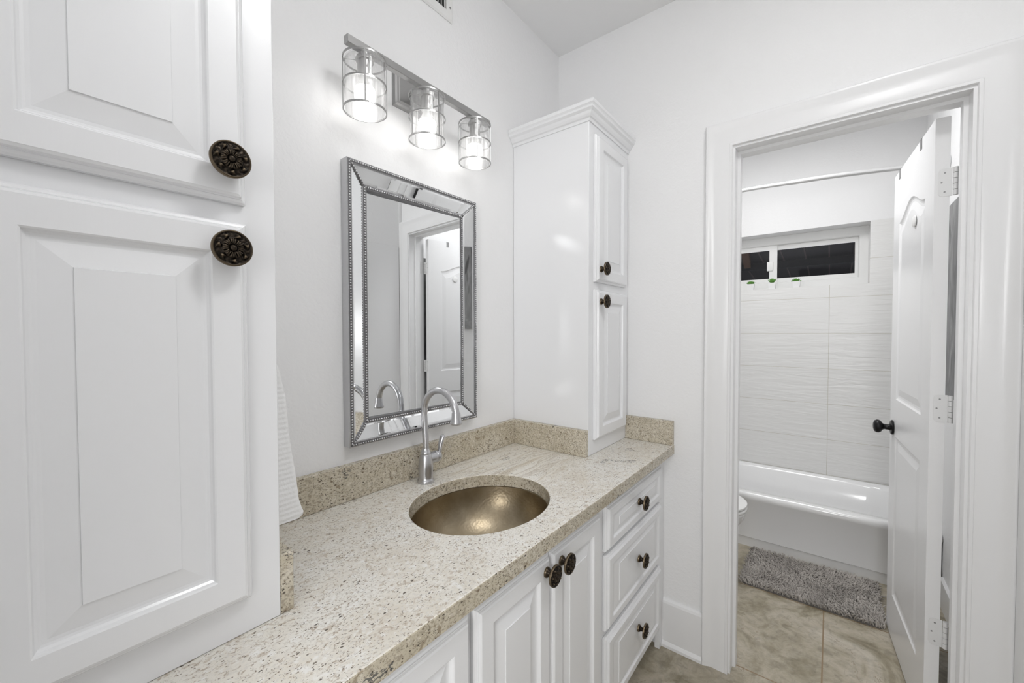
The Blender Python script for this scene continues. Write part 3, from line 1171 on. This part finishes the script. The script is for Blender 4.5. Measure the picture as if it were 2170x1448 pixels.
# leaf: back and edges, then the front skin with two moulded panels cut by nested loops
def face_grid(side):
    """side +1 = visible face (n=0), -1 = hidden face (n=-DT)"""
    n0 = 0.0 if side > 0 else -DT
    sg = -1 if side > 0 else 1
    outer = [(0, Z0), (DL, Z0), (DL, Z1), (0, Z1)]
    vo = [bm.verts.new(dl(s, n0, z)) for s, z in outer]
    panels = [(0.105, DL - 0.105, 1.045, 1.790, 0.055), (0.105, DL - 0.105, 0.20, 0.885, 0.0)]
    edges = [bm.edges.new((vo[i], vo[(i + 1) % 4])) for i in range(4)]
    for s0, s1, z0, z1, rise in panels:
        steps = [(0.0, 0.0), (0.006, 0.004), (0.012, 0.0055), (0.020, 0.006), (0.045, 0.002), (0.048, 0.0015)]
        rings = []
        for ins, dep in steps:
            rings.append([bm.verts.new(dl(s, n0 + sg * dep, z)) for s, z in arch_loop(s0, s1, z0, z1, rise, ins)])
        m = len(rings[0])
        for a, b in zip(rings, rings[1:]):
            for i in range(m):
                j = (i + 1) % m
                bm.faces.new((a[i], a[j], b[j], b[i]))
        bm.faces.new(rings[-1])
        for i in range(m):
            e = bm.edges.get((rings[0][i], rings[0][(i + 1) % m]))
            edges.append(e)
    bmesh.ops.triangle_fill(bm, edges=edges, use_beauty=True, normal=uy * side)
    return vo


fa_, fb_ = face_grid(1), face_grid(-1)
for i in range(4):
    j = (i + 1) % 4
    bm.faces.new((fa_[i], fa_[j], fb_[j], fb_[i]))
obj('leaf', bm, TRIM, door)
# knob set
def frame_lathe(bm, prof, c, axis, n=28):
    ax = axis.normalized()
    u = ax.orthogonal().normalized(); w = ax.cross(u)
    bridge(bm, [[c + ax * h + u * r * math.cos(2 * PI * i / n) + w * r * math.sin(2 * PI * i / n) for i in range(n)] for r, h in prof], True, True, True)


for sgn, n0 in ((1, 0.0), (-1, -DT)):
    bm = BM()
    frame_lathe(bm, [(0.031, 0.0004), (0.032, 0.004), (0.029, 0.008), (0.016, 0.010), (0.0125, 0.014), (0.0115, 0.028), (0.014, 0.034), (0.024, 0.040), (0.0285, 0.047), (0.0285, 0.054), (0.024, 0.061), (0.014, 0.065), (0.004, 0.066)],
                dl(DL - 0.062, n0, 0.917), uy * sgn)
    obj('door_knob', bm, BLACK, door, smooth=40, label='black round door knob')
for hz_ in (1.806, 1.087, 0.358):
    bm = BM()
    # leaf plate let into the hinge edge, rounded inner corners
    P = []
    w, hh, r = 0.0275, 0.044, 0.012
    pts2 = [(0.004, -hh), (-w + r, -hh)] + [(-w + r - r * math.sin(a), -hh + r - r * math.cos(a)) for a in [PI / 2 * i / 6 for i in range(1, 7)]] + \
           [(-w + r - r * math.cos(a), hh - r + r * math.sin(a)) for a in [PI / 2 * i / 6 for i in range(0, 7)]] + [(0.004, hh)]
    a_ = [dl(-0.0012, -DT - q[0] - 0.001, hz_ + q[1]) for q in pts2]
    b_ = [dl(0.0004, -DT - q[0] - 0.001, hz_ + q[1]) for q in pts2]
    bridge(bm, [b_, a_], True, True, True)
    h_ = obj('hinge', bm, HINGE, door)
    bm = BM()
    for k in range(5):
        zc = hz_ - hh + (k + 0.5) * 2 * hh / 5
        c = dl(-0.004, -DT - 0.0115, zc)
        lathe(bm, [(0.0062, -hh / 5 + 0.0007), (0.0062, hh / 5 - 0.0007)], c, 'Z', 16)
    bm2 = bm
    box(bm2, dx0 - 0.030, dx0 - 0.006, OY1, OY1 + 0.0015, hz_ - hh, hz_ + hh)
    obj('hinge_knuckle', bm2, HINGE, h_)
    bm = BM()
    for (q, z) in ((-0.013, 0.030), (-0.020, 0.0), (-0.013, -0.030)):
        frame_lathe(bm, [(0.0026, 0.0), (0.0022, 0.0006), (0.0008, 0.0006)], dl(-0.0012, -DT - q - 0.001, hz_ + z), -ux, 10)
    obj('screws', bm, SCREW, h_)

# over-door hook with two strap clips and a clear round peg
oh = thing('over_door_hook', 'thin over-the-door hook rack straps clipped on top of the white door', 'hook', tuple(dl(0.3, 0.0, 1.9)))
for s in (0.17, 0.50):
    bm = BM()
    P = [dl(s - 0.011, 0.0016, Z1 - 0.035), dl(s + 0.011, 0.0016, Z1 - 0.035), dl(s + 0.011, 0.0016, Z1 + 0.0016), dl(s - 0.011, 0.0016, Z1 + 0.0016)]
    Q = [p - uy * 0.0013 for p in P]
    bridge(bm, [Q, P], True, True, True)
    P = [dl(s - 0.011, 0.0016, Z1 + 0.0003), dl(s + 0.011, 0.0016, Z1 + 0.0003), dl(s + 0.011, -DT - 0.0016, Z1 + 0.0003), dl(s - 0.011, -DT - 0.0016, Z1 + 0.0003)]
    bridge(bm, [P, [p + Vector((0, 0, 0.0013)) for p in P]], True, True, True)
    P = [dl(s - 0.011, -DT - 0.0016, Z1 - 0.12), dl(s + 0.011, -DT - 0.0016, Z1 - 0.12), dl(s + 0.011, -DT - 0.0016, Z1 + 0.0016), dl(s - 0.011, -DT - 0.0016, Z1 + 0.0016)]
    bridge(bm, [P, [p + uy * 0.0013 for p in P]], True, True, True)
    obj('strap', bm, SCREW, oh)
ph = thing('adhesive_disc', 'small round white adhesive disc stuck near the top of the white door', 'hook', tuple(dl(0.235, 0.0, 1.70)))
bm = BM()
frame_lathe(bm, [(0.021, 0.0003), (0.021, 0.004), (0.017, 0.006), (0.005, 0.0065)], dl(0.235, 0, 1.74), uy, 28)
obj('disc', bm, PLASTIC, ph, smooth=40)
# second door leaf at the right edge of the picture (folded beside the casing)
d2 = thing('door_2', 'plain white closet door at the far right beside the doorway casing', 'door', (-0.4, -1.51, 0.0), kind='structure')
bm = BM(); box(bm, -0.775, -0.024, -1.535, -1.4822, 0.012, 1.9545)
obj('leaf', bm, TRIM, d2)

# ------------------------------------------------------------------ bathtub
tub = thing('bathtub', 'white alcove bathtub with plain apron under the small window', 'bathtub', (1.46, -0.76, 0.0))
bm = BM()
TX0, TX1, TY0, TY1, TZ = 1.115, XB - 0.0008, BR + 0.001, -0.001, 0.336
def rr(i, z, r): return rrect(TX0 + i, TX1 - i, TY0 + i, TY1 - i, r, z, 8)
loops = [rr(0.012, 0.0, 0.004), rr(0.012, 0.055, 0.004), rr(0.004, 0.060, 0.004), rr(0.006, 0.285, 0.004), rr(0.0, 0.295, 0.006), rr(0.0, 0.318, 0.008), rr(0.004, 0.330, 0.010), rr(0.011, 0.3355, 0.012)]
inn = lambda i, z, r: rrect(TX0 + 0.075 + i, TX1 - 0.045 - i, TY0 + 0.09 + i * 1.6, TY1 - 0.11 - i * 2.2, r, z, 8)
loops += [inn(-0.012, 0.3355, 0.13), inn(0.0, 0.329, 0.13), inn(0.010, 0.312, 0.13), inn(0.030, 0.20, 0.13), inn(0.050, 0.10, 0.12), inn(0.085, 0.062, 0.10), inn(0.14, 0.055, 0.06)]
bridge(bm, loops, True, True, True)
obj('basin', bm, PORC, tub, smooth=35)

# ------------------------------------------------------------------ shower rod
sr = thing('shower_rod', 'curved satin shower curtain rod over the bathtub', 'shower rod', (1.05, -0.76, 2.15))
rp = catmull([(1.13, -0.012, 2.172), (1.06, -0.25, 2.172), (1.01, -0.637, 2.171), (1.032, -0.894, 2.170), (1.060, -1.09, 2.170), (1.112, -1.33, 2.166), (1.16, -1.508, 2.164)], 8)
bm = BM()
tube(bm, rp, [0.0105 if p.y > -0.885 else 0.0122 for p in rp], 16)
obj('rod', bm, NICKELS, sr, smooth=40)
for (x, y0, y1) in ((1.13, -0.001, -0.014), (1.16, BR + 0.001, BR + 0.014)):
    bm = BM()
    lathe(bm, [(0.032, 0), (0.032, (y1 - y0) * 0.3), (0.018, (y1 - y0))], (x, y0, 2.172 if y0 > -1 else 2.164), 'Y', 24)
    obj('flange', bm, CHROME, sr, smooth=40)

# ------------------------------------------------------------------ bathroom window
win = thing('window_1', 'narrow horizontal white sliding window above the tub', 'window', (1.95, -0.72, WZ0), kind='structure')
FXX, FX2 = 1.945, 1.988
e = 0.0006
bm = BM()
gz0, gz1 = 1.742, 1.958
gR0, gR1 = -1.196, -0.733     # right pane
gL0, gL1 = -0.691, -0.245     # left pane (sliding sash)
# outer frame ring with stepped section
def wr(y0, y1, z0, z1, x): return [(x, y0, z0), (x, y1, z0), (x, y1, z1), (x, y0, z1)]
bridge(bm, [wr(WY1 + e, WY0 - e, WZ0 + e, WZ1 - e, FX2), wr(WY1 + e, WY0 - e, WZ0 + e, WZ1 - e, FXX), wr(WY1 + 0.048, WY0 - 0.048, WZ0 + 0.055, WZ1 - 0.060, FXX),
            wr(WY1 + 0.052, WY0 - 0.052, WZ0 + 0.060, WZ1 - 0.066, FXX + 0.008), wr(WY1 + 0.052, WY0 - 0.052, WZ0 + 0.060, WZ1 - 0.066, FX2)], True)
bridge(bm, [wr(WY1 + e, WY0 - e, WZ0 + e, WZ1 - e, FX2), wr(WY1 + 0.052, WY0 - 0.052, WZ0 + 0.060, WZ1 - 0.066, FX2)], True)
bmesh.ops.remove_doubles(bm, verts=bm.verts, dist=1e-6)
obj('window_frame', bm, PLASTIC, win)
for (y0, y1, gy0, gy1, xs) in ((WY1 + 0.0525, -0.715, gR0, gR1, 1.966), (-0.742, WY0 - 0.0525, gL0, gL1, 1.955)):
    bm = BM()
    zz0, zz1 = WZ0 + 0.0605, WZ1 - 0.0665
    xa, xb_ = xs, xs + 0.0095
    bridge(bm, [wr(y0, y1, zz0, zz1, xb_), wr(y0, y1, zz0, zz1, xa), wr(gy0, gy1, gz0, gz1, xa), wr(gy0, gy1, gz0, gz1, xb_)], True)
    bridge(bm, [wr(y0, y1, zz0, zz1, xb_), wr(gy0, gy1, gz0, gz1, xb_)], True)
    bmesh.ops.remove_doubles(bm, verts=bm.verts, dist=1e-6)
    sa = obj('sash', bm, PLASTIC, win)
    bm = BM(); box(bm, xs + 0.003, xs + 0.006, gy0 + 0.0003, gy1 - 0.0003, gz0 + 0.0003, gz1 - 0.0003)
    obj('pane', bm, PANE, sa)
bm = BM()
box(bm, 1.947, 1.9548, -0.716, -0.676, 1.800, 1.870, 0.003, 2)
obj('latch', bm, PLASTIC, win, smooth=40)

# ------------------------------------------------------------------ patio outside
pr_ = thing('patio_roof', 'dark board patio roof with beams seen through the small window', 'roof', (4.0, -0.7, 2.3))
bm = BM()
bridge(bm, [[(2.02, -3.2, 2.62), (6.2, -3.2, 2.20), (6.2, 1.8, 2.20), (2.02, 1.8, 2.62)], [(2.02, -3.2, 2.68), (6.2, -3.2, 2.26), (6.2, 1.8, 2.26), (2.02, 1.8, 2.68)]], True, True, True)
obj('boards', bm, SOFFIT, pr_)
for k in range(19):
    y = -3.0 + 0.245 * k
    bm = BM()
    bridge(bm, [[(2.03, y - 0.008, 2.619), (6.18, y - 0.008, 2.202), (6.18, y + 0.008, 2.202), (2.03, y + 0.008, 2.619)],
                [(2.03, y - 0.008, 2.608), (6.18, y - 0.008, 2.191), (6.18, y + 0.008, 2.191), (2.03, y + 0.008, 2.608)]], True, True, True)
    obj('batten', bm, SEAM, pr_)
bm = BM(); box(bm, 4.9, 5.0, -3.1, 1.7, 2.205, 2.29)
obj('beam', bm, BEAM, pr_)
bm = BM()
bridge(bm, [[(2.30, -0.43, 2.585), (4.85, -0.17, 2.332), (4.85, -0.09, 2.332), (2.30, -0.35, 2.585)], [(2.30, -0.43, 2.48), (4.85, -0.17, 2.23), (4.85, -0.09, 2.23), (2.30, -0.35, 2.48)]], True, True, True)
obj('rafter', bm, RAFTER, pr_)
bm = BM(); box(bm, 6.2, 6.26, -3.3, 1.9, 0.0, 2.6)  # unseen panel added to block world light beyond the patio
pf = obj('patio_light_block', bm, BEAM)
tag(pf, 'dark fence added to keep world light out of the window view', 'blocker')

# ------------------------------------------------------------------ succulents on the window ledge
def succulent(y, label, spread, seed, size):
    rnd = random.Random(seed)
    x = 1.845
    z = WZ0
    t = thing('potted_succulent', label, 'potted plant', (x, y, z), 'succulents on the bathroom window ledge')
    bm = BM()
    w, wt, hh = 0.020, 0.024, 0.045
    sq = lambda a, zz: [(x - a, y - a, zz), (x + a, y - a, zz), (x + a, y + a, zz), (x - a, y + a, zz)]
    bridge(bm, [sq(w, z + 0.0004), sq(wt, z + hh), sq(wt - 0.003, z + hh), sq(wt - 0.004, z + hh - 0.008)], True, True, True)
    obj('pot', bm, POT, t)
    bm = BM(); bridge(bm, [sq(wt - 0.0045, z + hh - 0.0078), sq(wt - 0.0045, z + hh - 0.004)], True, True, True)
    obj('soil', bm, SOIL, t)
    bm = BM()
    for ring, (cnt, el, ln) in enumerate(((9, spread, size), (8, spread + 20, size * 0.95), (6, spread + 42, size * 0.85), (3, 80, size * 0.7))):
        for i in range(cnt):
            a = 2 * PI * (i + 0.5 * ring) / cnt + rnd.uniform(-0.15, 0.15)
            elr = math.radians(min(88, el + rnd.uniform(-5, 5)))
            dv = Vector((math.cos(a) * math.cos(elr), math.sin(a) * math.cos(elr), math.sin(elr)))
            p0 = Vector((x, y, z + hh - 0.004))
            pts_ = [p0 + dv * ln * s + Vector((0, 0, 0.10 * ln * s * s)) for s in (0.0, 0.25, 0.55, 0.8, 1.0)]
            tube(bm, pts_, [0.003, 0.0062, 0.0072, 0.0045, 0.0006], 8, True, 0.5)
    obj('leaves', bm, LEAF, t, smooth=60)


succulent(-0.583, 'leftmost small succulent in a white pot on the bathroom window ledge, beside the door casing', 22, 1, 0.034)
succulent(-0.722, 'small upright succulent in a white pot below the window mullion', 42, 2, 0.040)
succulent(-0.870, 'small flat succulent in a white pot below the right window pane', 12, 3, 0.034)

# ------------------------------------------------------------------ toilet
to = thing('toilet', 'white toilet with closed lid half hidden behind the door jamb', 'toilet', (0.70, -0.38, 0.0))
tcx = 0.685
def tel(a, b, cyy, z, n=48, pw=2.2):
    L = []
    for i in range(n):
        t = 2 * PI * i / n
        c, s = math.cos(t), math.sin(t)
        L.append((tcx + a * math.copysign(abs(c) ** (2 / pw), c), cyy + b * math.copysign(abs(s) ** (2 / pw), s), z))
    return L
bm = BM()
bridge(bm, [tel(0.10, 0.20, -0.36, 0.0), tel(0.098, 0.195, -0.36, 0.05), tel(0.092, 0.185, -0.37, 0.14), tel(0.115, 0.205, -0.40, 0.21), tel(0.155, 0.235, -0.455, 0.29), tel(0.172, 0.248, -0.475, 0.34), tel(0.176, 0.252, -0.48, 0.375), tel(0.170, 0.246, -0.48, 0.383)], True, True, True)
obj('bowl', bm, PORC, to, smooth=50)
bm = BM()
bridge(bm, [tel(0.176, 0.250, -0.482, 0.3835), tel(0.181, 0.255, -0.482, 0.388), tel(0.181, 0.255, -0.482, 0.399), tel(0.177, 0.251, -0.482, 0.403)], True, True, True)
obj('seat', bm, PLASTIC, to, smooth=50)
bm = BM()
bridge(bm, [tel(0.174, 0.248, -0.482, 0.4055), tel(0.180, 0.254, -0.482, 0.410), tel(0.180, 0.254, -0.482, 0.418), tel(0.170, 0.244, -0.482, 0.425), tel(0.10, 0.17, -0.482, 0.429)], True, True, True)
obj('lid', bm, PLASTIC, to, smooth=50)
bm = BM(); box(bm, tcx - 0.215, tcx + 0.215, -0.205, -0.015, 0.37, 0.72, 0.02, 3)
obj('tank', bm, PORC, to, smooth=40)
bm = BM(); box(bm, tcx - 0.225, tcx + 0.225, -0.215, -0.008, 0.7205, 0.755, 0.01, 3)
obj('tank_lid', bm, PORC, to, smooth=40)

# ------------------------------------------------------------------ shaggy bath mat
mt = thing('bath_mat', 'grey shaggy chenille bath mat on the tile floor in front of the tub', 'bath mat', (0.875, -0.99, 0.0))
mx0, mx1, my0, my1 = 0.672, 1.085, -1.285, -0.705
bm = BM()
bridge(bm, [rrect(mx0 + 0.006, mx1 - 0.006, my0 + 0.006, my1 - 0.006, 0.03, 0.0008, 6), rrect(mx0 + 0.006, mx1 - 0.006, my0 + 0.006, my1 - 0.006, 0.03, 0.007, 6)], True, True, True)
obj('backing', bm, RUGBASE, mt)
rnd = random.Random(11)
verts, faces = [], []
bm = BM()
NX, NY = 58, 82
for i in range(NX):
    for j in range(NY):
        x = mx0 + 0.005 + (mx1 - mx0 - 0.01) * (i + rnd.random()) / NX
        y = my0 + 0.005 + (my1 - my0 - 0.01) * (j + rnd.random()) / NY
        a = rnd.uniform(0, 2 * PI)
        # combed swirl plus randomness
        a = 0.62 * a + 2.2 * math.sin(x * 13 + 1.0) + 1.7 * math.cos(y * 11)
        lean = rnd.uniform(0.35, 1.15)
        ln = rnd.uniform(0.020, 0.031)
        d1 = Vector((math.cos(a) * math.sin(lean * 0.5), math.sin(a) * math.sin(lean * 0.5), math.cos(lean * 0.5)))
        d2_ = Vector((math.cos(a) * math.sin(lean), math.sin(a) * math.sin(lean), math.cos(lean)))
        p0 = Vector((x, y, 0.007)); p1 = p0 + d1 * ln * 0.5; p2 = p1 + d2_ * ln * 0.45; p3 = p2 + d2_ * ln * 0.08
        r = rnd.uniform(0.0027, 0.0037)
        tube(bm, [p0, p1, p2, p3], [r * 0.8, r, r * 0.9, r * 0.35], 5)
pile = obj('pile', bm, RUG, mt, smooth=60)
pile['kind'] = 'stuff'

# ------------------------------------------------------------------ canvases
bm = BM(); box(bm, 0.185, 1.085, BR + 0.0008, BR + 0.032, 1.040, 1.905, 0.002, 1)
cv = obj('canvas_print', bm, CANVAS)
tag(cv, 'large dark grey canvas print glimpsed through the gap behind the open bathroom door', 'picture')
bm = BM(); box(bm, -0.66, -0.34, -1.4818, -1.4625, 1.36, 1.95, 0.002, 1)
cv = obj('canvas_print', bm, CANVAS)
tag(cv, 'narrow grey canvas print of dark stems reflected in the right strip of the beaded mirror', 'picture')
